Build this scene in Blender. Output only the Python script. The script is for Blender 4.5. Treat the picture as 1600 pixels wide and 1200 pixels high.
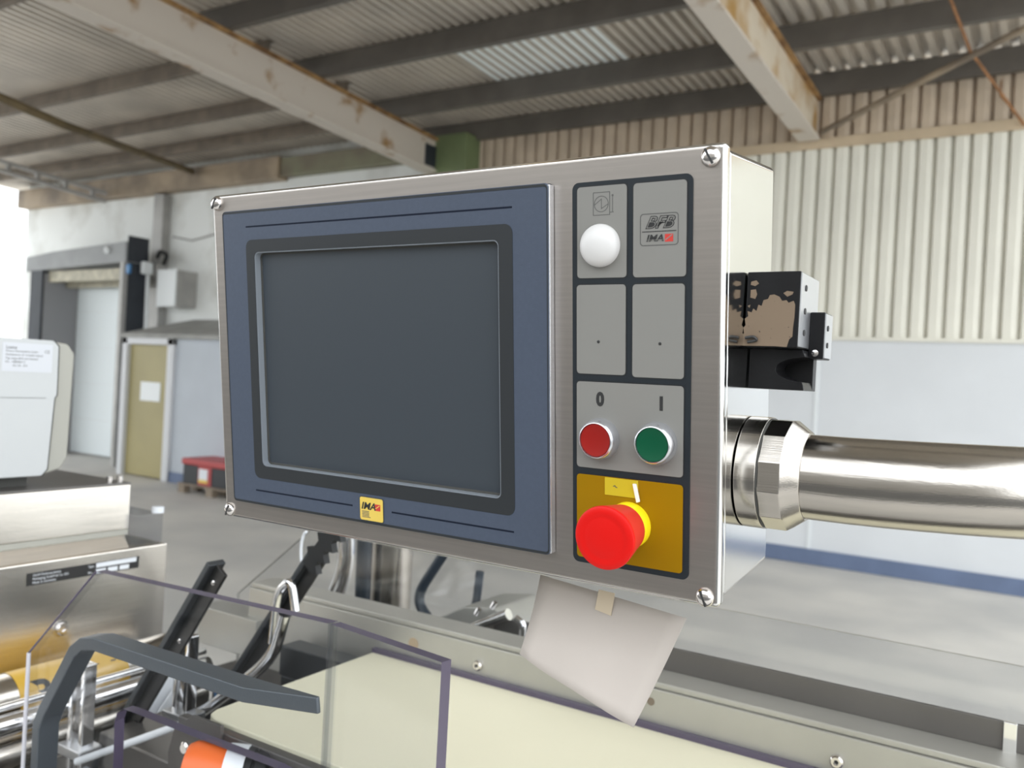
import bpy, bmesh, math, random
from mathutils import Vector, Matrix
random.seed(4)
for o in list(bpy.data.objects): bpy.data.objects.remove(o)
sc = bpy.context.scene
COL = sc.collection

# ------------------------------------------------------------------ camera
FPX, YAW, PIT, ROL, CH = 1348.555, 0.5616909, -0.00166602, 0.0533669, 1.6
fw = Vector((-math.sin(YAW), math.cos(YAW), 0)); rt = Vector((math.cos(YAW), math.sin(YAW), 0)); up = Vector((0, 0, 1))
fw2 = fw * math.cos(PIT) + up * math.sin(PIT); up2 = up * math.cos(PIT) - fw * math.sin(PIT)
rt3 = rt * math.cos(ROL) + up2 * math.sin(ROL); up3 = up2 * math.cos(ROL) - rt * math.sin(ROL)
EYE = Vector((0, 0, CH))
cd = bpy.data.cameras.new('camera'); cam = bpy.data.objects.new('camera', cd); COL.objects.link(cam)
cd.sensor_width = 36; cd.lens = FPX / 1600 * 36; cd.clip_start = .02; cd.clip_end = 300
M = Matrix.Identity(4)
for i, v in enumerate((rt3, up3, -fw2)):
    for j in range(3): M[j][i] = v[j]
M.translation = EYE; cam.matrix_world = M
cd.dof.use_dof = True; cd.dof.focus_distance = .66; cd.dof.aperture_fstop = 9
sc.camera = cam

# ------------------------------------------------------------------ sky and exposure
w = bpy.data.worlds.new('sky'); sc.world = w; w.use_nodes = True
bg = w.node_tree.nodes['Background']; bg.inputs[0].default_value = (.93, .97, 1, 1); bg.inputs[1].default_value = 1.9
vs = sc.view_settings; vs.view_transform = 'Standard'; vs.look = 'None'; vs.gamma = 1; vs.use_curve_mapping = False; vs.exposure = 0.72


def ray(x, y): return rt3 * ((x - 800) / FPX) - up3 * ((y - 600) / FPX) + fw2


def at(x, y, X=None, Y=None, Z=None):
    """point of the plane X=, Y= or Z= that the photograph shows at (x, y)"""
    d = ray(x, y)
    t = X / d.x if X is not None else Y / d.y if Y is not None else (Z - CH) / d.z
    return EYE + d * t


# ------------------------------------------------------------------ materials
MAT = {}


def mat(name, col, rough=.5, metal=0., var=0., scale=8., col2=None, bump=0., bscale=60., stretch=None, spec=.5, emit=0, lo=.4, hi=.65, detail=6):
    m = bpy.data.materials.new(name); m.use_nodes = True; nt = m.node_tree; N = nt.nodes; L = nt.links
    p = N['Principled BSDF']; p.inputs['Roughness'].default_value = rough; p.inputs['Metallic'].default_value = metal
    p.inputs['Specular IOR Level'].default_value = spec
    c = (*col, 1); p.inputs['Base Color'].default_value = c
    tc = N.new('ShaderNodeTexCoord'); mp = N.new('ShaderNodeMapping'); L.new(tc.outputs['Object'], mp.inputs[0])
    if stretch: mp.inputs['Scale'].default_value = stretch
    if var or col2:
        n = N.new('ShaderNodeTexNoise'); n.inputs['Scale'].default_value = scale; n.inputs['Detail'].default_value = detail; L.new(mp.outputs[0], n.inputs[0])
        r = N.new('ShaderNodeValToRGB'); L.new(n.outputs[0], r.inputs[0])
        r.color_ramp.elements[0].position = lo; r.color_ramp.elements[1].position = hi
        if col2 is None: col2 = tuple(max(0, x * (1 - var)) for x in col)
        r.color_ramp.elements[0].color = (*col2, 1); r.color_ramp.elements[1].color = c
        L.new(r.outputs[0], p.inputs['Base Color'])
    if bump:
        n = N.new('ShaderNodeTexNoise'); n.inputs['Scale'].default_value = bscale; n.inputs['Detail'].default_value = 3; L.new(mp.outputs[0], n.inputs[0])
        b = N.new('ShaderNodeBump'); b.inputs['Strength'].default_value = bump; b.inputs['Distance'].default_value = .002
        L.new(n.outputs[0], b.inputs['Height']); L.new(b.outputs[0], p.inputs['Normal'])
    if emit: p.inputs['Emission Color'].default_value = c; p.inputs['Emission Strength'].default_value = emit
    MAT[name] = m; return m


def glassy(name, tint, gloss=.06):
    m = bpy.data.materials.new(name); m.use_nodes = True; nt = m.node_tree; N = nt.nodes; L = nt.links
    N.remove(N['Principled BSDF']); o = N['Material Output']
    t = N.new('ShaderNodeBsdfTransparent'); t.inputs[0].default_value = (*tint, 1)
    g = N.new('ShaderNodeBsdfGlossy'); g.inputs['Roughness'].default_value = gloss
    lw = N.new('ShaderNodeLayerWeight'); lw.inputs[0].default_value = .5
    pw = N.new('ShaderNodeMath'); pw.operation = 'POWER'; pw.inputs[1].default_value = 5; L.new(lw.outputs['Facing'], pw.inputs[0])
    f = N.new('ShaderNodeMath'); f.operation = 'MULTIPLY_ADD'; f.inputs[1].default_value = .9; f.inputs[2].default_value = .045; L.new(pw.outputs[0], f.inputs[0])
    x = N.new('ShaderNodeMixShader'); L.new(f.outputs[0], x.inputs[0]); L.new(t.outputs[0], x.inputs[1]); L.new(g.outputs[0], x.inputs[2]); L.new(x.outputs[0], o.inputs[0])
    MAT[name] = m


mat('steel', (.45, .415, .385), .38, 1, var=.07, scale=5, bump=.03, bscale=30, stretch=(1.5, 60, 60))
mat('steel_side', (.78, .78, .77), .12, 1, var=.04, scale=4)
mat('steel_cab', (.97, .92, .85), .24, 1, var=.08, scale=5, bump=.06, bscale=30, stretch=(40, 1.5, 40))
mat('steel_rail', (.50, .49, .45), .48, .6, var=.10, scale=6)
mat('steel_dull', (.20, .19, .18), .5, .75, var=.12, scale=7)
mat('chrome', (.82, .82, .83), .10, 1)
mat('pipe_steel', (.50, .47, .43), .19, 1, var=.05, scale=3, bump=.04, bscale=20, stretch=(1, 50, 50))
mat('screw', (.75, .72, .70), .14, 1)
mat('slot', (.03, .03, .03), .7)
mat('bezel', (.064, .080, .115), .45, 0, spec=.3, var=.05, scale=300, bump=.05, bscale=900)
mat('bezel_glint', (.80, .81, .85), .25, .9)
mat('bezel_line', (.010, .014, .026), .6, spec=.1)
mat('frame_dark', (.022, .025, .028), .5, spec=.35)
mat('recess', (.22, .245, .275), .45)
mat('screen', (.042, .051, .062), .30, 0, spec=.6)
mat('overlay', (.014, .019, .024), .45, spec=.35)
mat('overlay_edge', (.008, .010, .012), .5)
mat('cell', (.22, .215, .20), .45)
mat('ink', (.02, .02, .02), .6)
mat('ink_grey', (.09, .09, .085), .6)
mat('red_print', (.55, .04, .03), .5)
mat('yellow_cell', (.29, .155, .001), .5, spec=.12)
mat('yellow_tape', (.55, .42, .01), .5)
mat('yellow_collar', (.90, .72, .01), .4)
mat('yellow_plate', (.72, .52, .10), .4)
mat('estop_red', (.66, .008, .006), .38, spec=.22)
mat('estop_red_side', (.62, .028, .02), .5, spec=.35)
mat('btn_red', (.28, .010, .007), .4, spec=.3)
mat('btn_green', (.0, .075, .032), .4, spec=.3)
mat('lamp_white', (.66, .65, .64), .3)
mat('ring_grey', (.62, .63, .66), .22, .85)
mat('white_chip', (.85, .83, .78), .5)
mat('paper', (.50, .45, .41), .8, var=.05, scale=9)
mat('tape', (.60, .50, .37), .5)
mat('black_alu', (.010, .010, .011), .32, 0, spec=.2, bump=.05, bscale=300)
mat('tan_peel', (.20, .145, .098), .8, col2=(.012, .012, .013), scale=260, lo=.30, hi=.33)
mat('alu_grey', (.55, .56, .58), .35, .9)
mat('handle', (.085, .098, .112), .38, .35, bump=.12, bscale=500)
mat('dark_bar', (.075, .082, .09), .35, .6)
mat('black_bar', (.018, .018, .018), .32)
mat('rubber', (.010, .011, .012), .6)
mat('gas_blue', (.018, .028, .040), .35, .3)
mat('cable', (.025, .036, .05), .4)
mat('cream', (.86, .82, .63), .45, var=.05, scale=3, bump=.03, bscale=80)
mat('pc_edge', (.095, .08, .125), .25)
mat('pc_edge_light', (.62, .61, .66), .25)
glassy('polycarb', (.93, .935, .94))
glassy('clear_box', (.84, .85, .87), .12)
mat('orange', (.72, .14, .03), .4)
mat('label_white', (.75, .78, .82), .4)
mat('blue_plastic', (.02, .16, .38), .4)
mat('unit_light', (.50, .515, .52), .45)
mat('unit_beige', (.36, .355, .315), .5)
mat('unit_label', (.56, .575, .61), .4)
mat('gap', (.06, .06, .055), .7)
mat('decal_yellow', (.58, .36, .05), .4)
# the hall
mat('concrete', (.62, .595, .55), .75, col2=(.46, .45, .43), scale=1.1, lo=.3, hi=.7, bump=.2, bscale=14, detail=9)
mat('darkener_grey', (.10, .098, .095), .85, var=.2, scale=3)
mat('wall_white', (.69, .71, .73), .7, var=.05, scale=1.5)
mat('wall_old', (.86, .88, .86), .75, col2=(.60, .60, .56), scale=1.3, lo=.28, hi=.5, detail=9)
mat('blocker_grey', (.42, .40, .37), .8, var=.15, scale=1.2)
mat('base_blue', (.135, .18, .29), .6, var=.12, scale=5)
mat('clad_cream', (.76, .74, .65), .5, var=.06, scale=2)
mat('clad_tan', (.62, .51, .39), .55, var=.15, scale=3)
mat('flash_tan', (.60, .48, .33), .55, var=.12, scale=4)
mat('roof', (.70, .64, .56), .42, .25, var=.18, scale=1.6)
mat('roof_light', (.90, .95, .95), .45, 0)
mat('purlin', (.17, .155, .137), .6, .2, var=.2, scale=3)
mat('purlin_brown', (.22, .18, .14), .65, .1, var=.3, scale=4)
mat('rafter', (.62, .56, .49), .6, col2=(.33, .19, .07), scale=3.2, lo=.30, hi=.42, detail=8)
mat('rafter_rusty', (.66, .58, .46), .6, col2=(.42, .25, .08), scale=2.4, lo=.34, hi=.56, detail=8)
mat('rafter_edge', (.42, .25, .10), .7, col2=(.16, .08, .03), scale=7, lo=.35, hi=.65)
mat('green_paint', (.20, .255, .125), .55, var=.2, scale=2)
mat('eave_green', (.25, .25, .16), .6, col2=(.20, .17, .12), scale=2)
mat('tan_beam', (.42, .33, .23), .6, col2=(.20, .16, .12), scale=1.6, lo=.35, hi=.6)
mat('brown_pipe', (.17, .125, .06), .6, .2, var=.3, scale=5)
mat('rust_rod', (.36, .17, .07), .7, var=.4, scale=12)
mat('dock_grey', (.33, .34, .345), .6, var=.12, scale=3)
mat('dock_black', (.030, .036, .046), .6, var=.2, scale=4)
mat('dock_reveal', (.30, .30, .31), .6)
mat('door_white', (.80, .86, .88), .45)
mat('lintel', (.58, .54, .42), .6, var=.3, scale=6)
mat('room_wall', (.50, .54, .59), .65, var=.05, scale=2)
mat('room_roof', (.36, .36, .34), .7, var=.2, scale=3)
mat('door_frame', (.62, .63, .65), .5)
mat('door_yellow', (.37, .32, .15), .5, var=.10, scale=1.5)
mat('door_dark', (.23, .17, .07), .6)
mat('box_white', (.78, .81, .82), .45)
mat('duct', (.42, .41, .39), .5, .2, var=.15, scale=4)
mat('wood', (.30, .24, .18), .7, var=.3, scale=9, stretch=(1, 8, 8))
mat('crate_black', (.02, .022, .026), .5)
mat('crate_red', (.42, .06, .06), .5)


# ------------------------------------------------------------------ mesh helpers
class MB:
    def __init__(s): s.v = []; s.f = []; s.m = []
    def face(s, pts, mi=0):
        b = len(s.v); s.v += [tuple(p) for p in pts]; s.f.append(tuple(range(b, b + len(pts)))); s.m.append(mi)
    def add(s, vs, fs, mi=0):
        b = len(s.v); s.v += [tuple(p) for p in vs]
        for f in fs: s.f.append(tuple(b + i for i in f)); s.m.append(mi)
        return s
    def box(s, a, b, mi=0):
        x0, y0, z0 = (min(a[i], b[i]) for i in range(3)); x1, y1, z1 = (max(a[i], b[i]) for i in range(3))
        return s.add([(x0, y0, z0), (x1, y0, z0), (x1, y1, z0), (x0, y1, z0), (x0, y0, z1), (x1, y0, z1), (x1, y1, z1), (x0, y1, z1)],
                     [(0, 3, 2, 1), (4, 5, 6, 7), (0, 1, 5, 4), (1, 2, 6, 5), (2, 3, 7, 6), (3, 0, 4, 7)], mi)
    def prism(s, poly, ext, mi=0, side=None):
        """planar polygon (list of 3-D points) extruded by the vector ext"""
        n = len(poly); e = Vector(ext); P = [Vector(p) for p in poly]
        b = len(s.v); s.v += [tuple(p) for p in P] + [tuple(p + e) for p in P]
        s.f.append(tuple(b + i for i in reversed(range(n)))); s.m.append(mi)
        s.f.append(tuple(b + n + i for i in range(n))); s.m.append(mi)
        for i in range(n):
            j = (i + 1) % n; s.f.append((b + i, b + j, b + n + j, b + n + i)); s.m.append(mi if side is None else side[i] if isinstance(side, list) else side)
        return s
    def tube(s, pts, r, seg=14, mi=0, cap=True):
        P = [Vector(p) for p in pts]; n = len(P); R = r if isinstance(r, (list, tuple)) else [r] * n
        t = (P[1] - P[0]).normalized(); u = t.orthogonal().normalized(); rings = []
        for i in range(n):
            tt = ((P[min(i + 1, n - 1)] - P[i]).normalized() + (P[i] - P[max(i - 1, 0)]).normalized())
            t = tt.normalized() if tt.length > 1e-9 else t
            u = (u - t * u.dot(t)).normalized(); v = t.cross(u)
            rings.append([P[i] + (u * math.cos(2 * math.pi * k / seg) + v * math.sin(2 * math.pi * k / seg)) * R[i] for k in range(seg)])
        b = len(s.v)
        for q in rings: s.v += [tuple(p) for p in q]
        for i in range(n - 1):
            for k in range(seg):
                k2 = (k + 1) % seg; s.f.append((b + i * seg + k, b + i * seg + k2, b + (i + 1) * seg + k2, b + (i + 1) * seg + k)); s.m.append(mi)
        if cap:
            s.f.append(tuple(b + k for k in reversed(range(seg)))); s.m.append(mi)
            s.f.append(tuple(b + (n - 1) * seg + k for k in range(seg))); s.m.append(mi)
        return s
    def lathe(s, prof, org=(0, 0, 0), ax=(0, 0, 1), seg=40, mi=0):
        """profile of (radius, height) pairs turned about ax"""
        a = Vector(ax).normalized(); u = a.orthogonal().normalized(); v = a.cross(u); o = Vector(org); b = len(s.v); n = len(prof)
        for r, h in prof:
            for k in range(seg): s.v.append(tuple(o + a * h + (u * math.cos(2 * math.pi * k / seg) + v * math.sin(2 * math.pi * k / seg)) * max(r, 1e-6)))
        for i in range(n - 1):
            for k in range(seg):
                k2 = (k + 1) % seg; s.f.append((b + i * seg + k, b + i * seg + k2, b + (i + 1) * seg + k2, b + (i + 1) * seg + k)); s.m.append(mi)
        s.f.append(tuple(b + k for k in reversed(range(seg)))); s.m.append(mi)
        s.f.append(tuple(b + (n - 1) * seg + k for k in range(seg))); s.m.append(mi)
        return s
    def bar(s, pts, wv, hh, mi=0):
        """rectangular bar swept along pts: wv = constant width vector, hh = thickness in the bend plane"""
        P = [Vector(p) for p in pts]; WL = wv if isinstance(wv, list) else [wv] * len(P); n = len(P); b = len(s.v)
        for i in range(n):
            W = Vector(WL[i]) / 2
            d0 = (P[i] - P[i - 1]).normalized() if i else (P[1] - P[0]).normalized()
            d1 = (P[i + 1] - P[i]).normalized() if i < n - 1 else d0
            t = (d0 + d1).normalized(); nn = t.cross(W.normalized()).normalized(); k = hh / 2 / max(.5, math.cos(d0.angle(d1) / 2))
            for a, c in ((-1, -1), (1, -1), (1, 1), (-1, 1)): s.v.append(tuple(P[i] + W * a + nn * k * c))
        for i in range(n - 1):
            for k in range(4):
                k2 = (k + 1) % 4; s.f.append((b + i * 4 + k, b + i * 4 + k2, b + i * 4 + 4 + k2, b + i * 4 + 4 + k)); s.m.append(mi)
        s.f.append((b + 3, b + 2, b + 1, b)); s.m.append(mi); e = b + 4 * (n - 1); s.f.append((e, e + 1, e + 2, e + 3)); s.m.append(mi)
        return s
    def build(s, name, mats, parent=None, bevel=0, smooth=False, seg=2):
        me = bpy.data.meshes.new(name); me.from_pydata(s.v, [], s.f)
        for m in (mats if isinstance(mats, (list, tuple)) else [mats]): me.materials.append(MAT[m])
        me.polygons.foreach_set('material_index', s.m)
        bm = bmesh.new(); bm.from_mesh(me); bmesh.ops.recalc_face_normals(bm, faces=bm.faces)
        if bevel:
            bmesh.ops.remove_doubles(bm, verts=bm.verts, dist=1e-6)
            ed = [e for e in bm.edges if len(e.link_faces) == 2 and e.calc_face_angle(0) > .5]
            bmesh.ops.bevel(bm, geom=ed, offset=bevel, segments=seg, profile=.5, affect='EDGES', clamp_overlap=True)
        bm.to_mesh(me); bm.free()
        if smooth or bevel:
            me.polygons.foreach_set('use_smooth', [True] * len(me.polygons)); me.set_sharp_from_angle(angle=.6 if smooth else .9)
        o = bpy.data.objects.new(name, me); COL.objects.link(o)
        if bevel:
            wn = o.modifiers.new('weighted_normal', 'WEIGHTED_NORMAL'); wn.mode = 'FACE_AREA'; wn.weight = 100; wn.keep_sharp = True
        if parent: o.parent = parent
        return o


def tag(o, label=None, cat=None, group=None, kind=None):
    if label: o['label'] = label
    if cat: o['category'] = cat
    if group: o['group'] = group
    if kind: o['kind'] = kind
    return o


def thing(name, label, cat, loc=(0, 0, 0), group=None, kind=None):
    o = bpy.data.objects.new(name, None); COL.objects.link(o); o.location = loc; o.empty_display_size = .05
    return tag(o, label, cat, group, kind)


def rrect(x0, x1, y0, y1, r, z=0., n=5):
    pts = []
    for cx, cy, a in ((x1 - r, y1 - r, 0), (x0 + r, y1 - r, 90), (x0 + r, y0 + r, 180), (x1 - r, y0 + r, 270)):
        for k in range(n + 1):
            t = math.radians(a + 90 * k / n); pts.append((cx + r * math.cos(t), cy + r * math.sin(t), z))
    return pts


def frame2d(mb, outer, inner, z0, z1, mi=0):
    """ring between two rounded rectangles of equal point count, from z0 to z1"""
    n = len(outer); b = len(mb.v)
    for L, z in ((outer, z0), (outer, z1), (inner, z1), (inner, z0)): mb.v += [(p[0], p[1], z) for p in L]
    for r in range(4):
        for i in range(n):
            j = (i + 1) % n; q = ((r + 1) % 4) * n; mb.f.append((b + r * n + i, b + r * n + j, b + q + j, b + q + i)); mb.m.append(mi)
    return mb


def text(name, s, size, m, parent, mtx, sx=1., shear=0., bold=0., align='CENTER', z=.0002):
    c = bpy.data.curves.new(name, 'FONT'); c.body = s; c.size = size; c.align_x = align; c.align_y = 'CENTER'; c.shear = shear; c.offset = bold; c.extrude = z; c.resolution_u = 3
    t = bpy.data.objects.new(name, c); COL.objects.link(t)
    me = bpy.data.meshes.new_from_object(t.evaluated_get(bpy.context.evaluated_depsgraph_get())); bpy.data.objects.remove(t); bpy.data.curves.remove(c)
    me.transform(mtx @ Matrix.Diagonal((sx, 1, 1, 1))); me.materials.clear(); me.materials.append(MAT[m])
    me.name = name; o = bpy.data.objects.new(name, me); COL.objects.link(o); o.parent = parent
    return o


T = Matrix.Translation
YW = 8.65                                     # face of the long wall
SL = .044                                     # fall of the roof towards that wall
XE, XO, YF = -16.2, 1.3, -1.2
XB = 5.5                                      # the long wall runs on past the end of the roof                 # ends of the hall: open left end, open right end, far side behind the viewer


def zr(z, y): return z + SL * (YW - y)


# ================================================================== the setting
tag(MB().box((-60, -40, -.1), (40, 30, 0)).build('floor', 'concrete'), kind='structure')

tag(MB().box((-30, -7, -.05), (6.5, -1.3, .004)).build('floor_darkener', 'darkener_grey'), kind='structure')  # added out of view to darken the reflection in the panel's front plate
# long wall: painted masonry below, profiled cladding above, masonry to full height on the left
wb = thing('wall_back', None, None, (0, YW, 0), kind='structure')
def W(o): o.parent = wb; o.matrix_parent_inverse = T((0, -YW, 0)); return o
W(MB().box((-6.4, YW, 0), (XB, YW + .25, 2.2)).build('masonry', 'wall_white'))
W(MB().box((XE, YW, 0), (-6.4, YW + .25, 4.75)).build('masonry', 'wall_old'))
W(MB().box((-1.97, YW - .012, .147), (-1.94, YW, 2.2)).build('joint_strip', 'box_white'))


def clad(x0, x1, z0, z1, m, name, y=YW, pitch=.147, d=.055):
    mb = MB(); x = x0; V = []
    while x < x1 - 1e-4:
        for a, dy in ((0, 0), (.46, 0), (.74, d * .35), (.80, d), (.92, d)):
            V.append((min(x + a * pitch, x1), y + dy))
        x += pitch
    V.append((x1, y))
    for (xa, ya), (xb, yb) in zip(V[:-1], V[1:]):
        if xb - xa > 1e-6: mb.add([(xa, ya, z0), (xb, yb, z0), (xb, yb, z1), (xa, ya, z1), (xa, ya + .004, z0), (xb, yb + .004, z0), (xb, yb + .004, z1), (xa, ya + .004, z1)], [(0, 1, 2, 3), (7, 6, 5, 4)])
    return W(mb.build(name, m))


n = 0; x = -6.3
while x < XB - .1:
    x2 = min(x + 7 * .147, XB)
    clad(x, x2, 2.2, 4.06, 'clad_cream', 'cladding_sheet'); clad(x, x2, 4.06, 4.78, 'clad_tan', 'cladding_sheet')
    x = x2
W(MB().box((-6.3, YW - .02, 4.03), (XB, YW - .004, 4.13)).build('flashing', 'flash_tan'))
W(MB().box((-6.3, YW - .03, 2.17), (XB, YW + .05, 2.205)).build('drip_sill', 'clad_cream'))
tag(MB().box((-6.4, YW - .03, 0), (XB, YW, .147)).build('baseboard_back', 'base_blue', bevel=.006), kind='structure')
# unseen wall, added to cut the light reaching the panel front
tag(MB().box((XE, -7.2, 0), (XB, -7, 4.0)).build('wall_blocker', 'blocker_grey'), kind='structure')

# roof: corrugated sheets, one object each
ce = thing('ceiling', None, None, (0, 0, 4.74), kind='structure')


def rsheet(x0, x1, y0, y1, pitch, m, dz=0., d=.07):
    mb = MB(); V = []; x = x0
    while x < x1 - 1e-4:
        for a, h in ((0, 0), (.40, 0), (.50, d), (.90, d)): V.append((min(x + a * pitch, x1), h))
        x += pitch
    V.append((x1, 0))
    for (xa, ha), (xb, hb) in zip(V[:-1], V[1:]):
        if xb - xa < 1e-6: continue
        za, zb = zr(4.74, y0) + dz, zr(4.74, y1) + dz
        mb.add([(xa, y0, za + ha), (xb, y0, za + hb), (xb, y1, zb + hb), (xa, y1, zb + ha)] + [(xa, y0, za + ha + .004), (xb, y0, za + hb + .004), (xb, y1, zb + hb + .004), (xa, y1, zb + ha + .004)], [(3, 2, 1, 0), (4, 5, 6, 7)])
    o = mb.build('roof_sheet', m); o.parent = ce; o.matrix_parent_inverse = T((0, 0, -4.74)); return o


for x0, x1, pitch in ((XE - .6, -6.7, .128), (-6.7, -2.2, .105), (-2.2, XO, .139)):
    k = 9; x = x0
    while x < x1 - .05:
        x2 = min(x + k * pitch, x1); rsheet(x, x2, YF - .6, YW + .3, pitch, 'roof'); x = x2
rsheet(-5.15, -3.62, 6.42, 7.66, .105, 'roof_light', dz=-.006)

# purlins, bay by bay
for x0, x1, ys in ((XE - .6, -6.72, (-1.0, 1.6, 4.1, 5.88, 7.0, 7.85)), (-7.3, -2.2, (-.8, 1.6, 4.1, 5.2, 6.38, 7.6, 8.58)), (-2.45, XO, (-.8, 1.6, 4.1, 5.2, 6.3, 7.48, 8.58))):
    bay = {0: 'open left bay', 1: 'middle bay', 2: 'right bay'}[(x0 > -9) + (x0 > -4)]
    for i, y in enumerate(reversed(ys)):
        mb = MB(); z0, z1 = zr(4.58 if x0 < -9 else 4.52, y), zr(4.735, y)
        mb.prism([(x0, y - .035, z0), (x0, y + .035, z0), (x0, y + .035, z0 + .012), (x0, y - .02, z0 + .012), (x0, y - .02, z1 - .012), (x0, y + .035, z1 - .012), (x0, y + .035, z1), (x0, y - .035, z1)], (x1 - x0, 0, 0))
        tag(mb.build('roof_purlin', 'purlin_brown' if x0 < -9 else 'purlin'), 'dark steel channel purlin, %s out from the wall, in the %s' % (('first', 'second', 'third', 'fourth', 'fifth', 'sixth', 'seventh', 'eighth', 'ninth')[i], bay), 'beam', 'roof purlins in the ' + bay)
# rafters: I-beams with rusty flange edges
for xr, lab in ((-6.60, 'rust-edged beige steel rafter running to the green column'), (-2.14, 'rust-stained beige steel rafter ending above the white corrugated wall')):
    t = thing('roof_rafter', lab, 'beam', (xr, YW, 4.1), group='rafters')
    e = (0, YF - YW + .2, 0); zf = lambda z, y: z
    def part(name, x0, x1, z0, z1, m):
        a = YW - .06; b = YF
        mb = MB(); mb.add([(x, y, zr(z, y)) for y in (a, b) for x, z in ((x0, z0), (x1, z0), (x1, z1), (x0, z1))], [(0, 1, 2, 3), (7, 6, 5, 4), (0, 4, 5, 1), (1, 5, 6, 2), (2, 6, 7, 3), (3, 7, 4, 0)])
        o = mb.build(name, m, t); o.matrix_parent_inverse = T((-xr, -YW, -4.1)); return o
    part('bottom_flange', xr - .10, xr + .10, 4.10, 4.125, 'rafter'); part('web', xr - .03, xr + .06, 4.125, 4.48, 'rafter' if xr < -4 else 'rafter_rusty'); part('top_flange', xr - .10, xr + .10, 4.48, 4.515, 'rafter_edge')
    if xr < -4:
        o = MB().box((xr + .06, YW - .5, 4.17), (xr + .075, YW - .2, 4.42)).build('end_bracket', 'dock_black', t); o.matrix_parent_inverse = T((-xr, -YW, -4.1))

# green column at the wall, beams along the eave
tag(MB().box((-6.56, YW - .30, 0), (-6.08, YW, 4.56), 0).build('steel_column', 'green_paint', bevel=.01), 'green painted box column standing against the wall', 'column')
tag(MB().box((-9.4, YW - .16, 4.34), (-6.72, YW, 4.60)).build('eave_beam', 'eave_green', bevel=.01), 'dull green eave beam along the top of the white wall', 'beam')
tag(MB().box((XE, YW - .20, 4.30), (-9.4, YW, 4.62)).build('eave_beam', 'tan_beam', bevel=.01), 'stained tan eave beam above the dock door', 'beam')

# pipes and rods under the roof
def pipe(name, pts, r, m, lab, cat, seg=10): return tag(MB().tube(pts, r, seg).build(name, m, smooth=True), lab, cat)
def bend(p, n=6):
    P = [Vector(q) for q in p]; out = [P[0]]
    for i in range(1, len(P) - 1):
        a = P[i] + (P[i - 1] - P[i]) * .35; b = P[i] + (P[i + 1] - P[i]) * .35
        for k in range(n + 1):
            s = k / n; out.append(a * (1 - s) ** 2 + P[i] * 2 * s * (1 - s) + b * s * s)
    return out + [P[-1]]
sp = pipe('overhead_pipe', bend([at(-60, 125, Y=4.2), at(90, 192, Y=5.0), at(200, 232, Y=6.4), at(300, 268, Y=8.40)]), .045, 'brown_pipe', 'thin brown pipe slung below the purlins in the open left bay', 'pipe')
t = thing('cable_tray', 'grey cable tray hung below the roof at the open left end', 'tray', at(0, 268, Y=6.6))
a, b = at(-60, 248, Y=6.4), at(165, 315, Y=8.4)
for dz, nm in ((0, 'side_rail'), (.14, 'side_rail')):
    o = MB().bar([a + Vector((0, 0, dz)), b + Vector((0, 0, dz))], (.0, .0, .05), .06).build(nm, 'duct', t); o.matrix_parent_inverse = T(-t.location)
for k in range(5):
    q = a.lerp(b, .1 + .2 * k); o = MB().box(q + Vector((-.03, -.03, -.02)), q + Vector((.03, .03, .16))).build('rung', 'duct', t); o.matrix_parent_inverse = T(-t.location)
pipe('brace_tube', [at(1283, 207, Y=8.5), at(1620, 35, Y=7.6)], .028, 'tan_beam', 'grey-brown bracing tube rising from the rafter end across the cladding', 'brace')
pipe('brace_rod', [at(1478, -20, Y=7.0), at(1516, 80, Y=7.8), at(1600, 195, Y=8.62)], .013, 'rust_rod', 'thin rusty tie rod crossing the bracing tube', 'brace', 8)
pipe('hanging_wire', [at(1565, 125, Y=8.6), at(1563, 150, Y=8.6), at(1580, 168, Y=8.61)], .008, 'rust_rod', 'short rusty wire against the tan cladding', 'wire', 6)

# dock shelter and its door
t = thing('dock_shelter', 'grey and black dock shelter around the white loading door', 'dock shelter', (-13.2, 8.2, 0))
def D(mb, name, m, **k): o = mb.build(name, m, t, **k); o.matrix_parent_inverse = T(-t.location); return o
D(MB().prism([(-14.75, 7.9, 3.03), (-12.0, 7.9, 3.12), (-12.0, 7.9, 3.43), (-14.0, 7.9, 3.34), (-14.75, 7.9, 3.27)], (0, .38, 0)), 'hood', 'dock_grey', bevel=.01)
D(MB().box((-12.0, 7.93, 3.13), (-11.985, 8.28, 3.52)), 'hood_cheek', 'dock_black')
D(MB().box((-14.6, 7.9, 0), (-14.25, YW, 3.04)), 'side_pad', 'dock_black')
D(MB().box((-14.25, 7.94, 0), (-14.235, YW, 3.0)), 'reveal', 'dock_reveal')
D(MB().box((-14.24, 8.0, 2.86), (-12.12, 8.1, 3.04)), 'lintel', 'lintel', bevel=.01)
D(MB().box((-14.24, 8.3, 2.80), (-12.12, 8.4, 2.92)), 'lintel', 'lintel', bevel=.01)
D(MB().box((-12.12, 7.9, 0), (-12.04, 7.98, 3.12)), 'corner_angle', 'duct')
D(MB().box((-12.10, 7.98, 0), (-12.02, 8.28, 3.12)), 'side_pad', 'dock_black')
d1 = tag(MB().box((-14.235, 8.52, .02), (-12.10, 8.58, 2.95)).build('door_1', 'door_white', bevel=.008), kind='structure')
for z in (.6, 1.2, 1.8, 2.4): MB().box((-14.2, 8.512, z), (-12.12, 8.52, z + .012)).build('panel_joint', 'box_white', d1)
D(MB().box(at(196, 412, Y=7.86), at(206, 428, Y=7.905)), 'blue_tie', 'blue_plastic', bevel=.02)
D(MB().lathe([(.05, 0), (.06, .02), (.05, .05), (.02, .07)], at(170, 391, Y=7.9), (0, -1, 0), 16), 'round_lamp', 'box_white', smooth=True)

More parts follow.
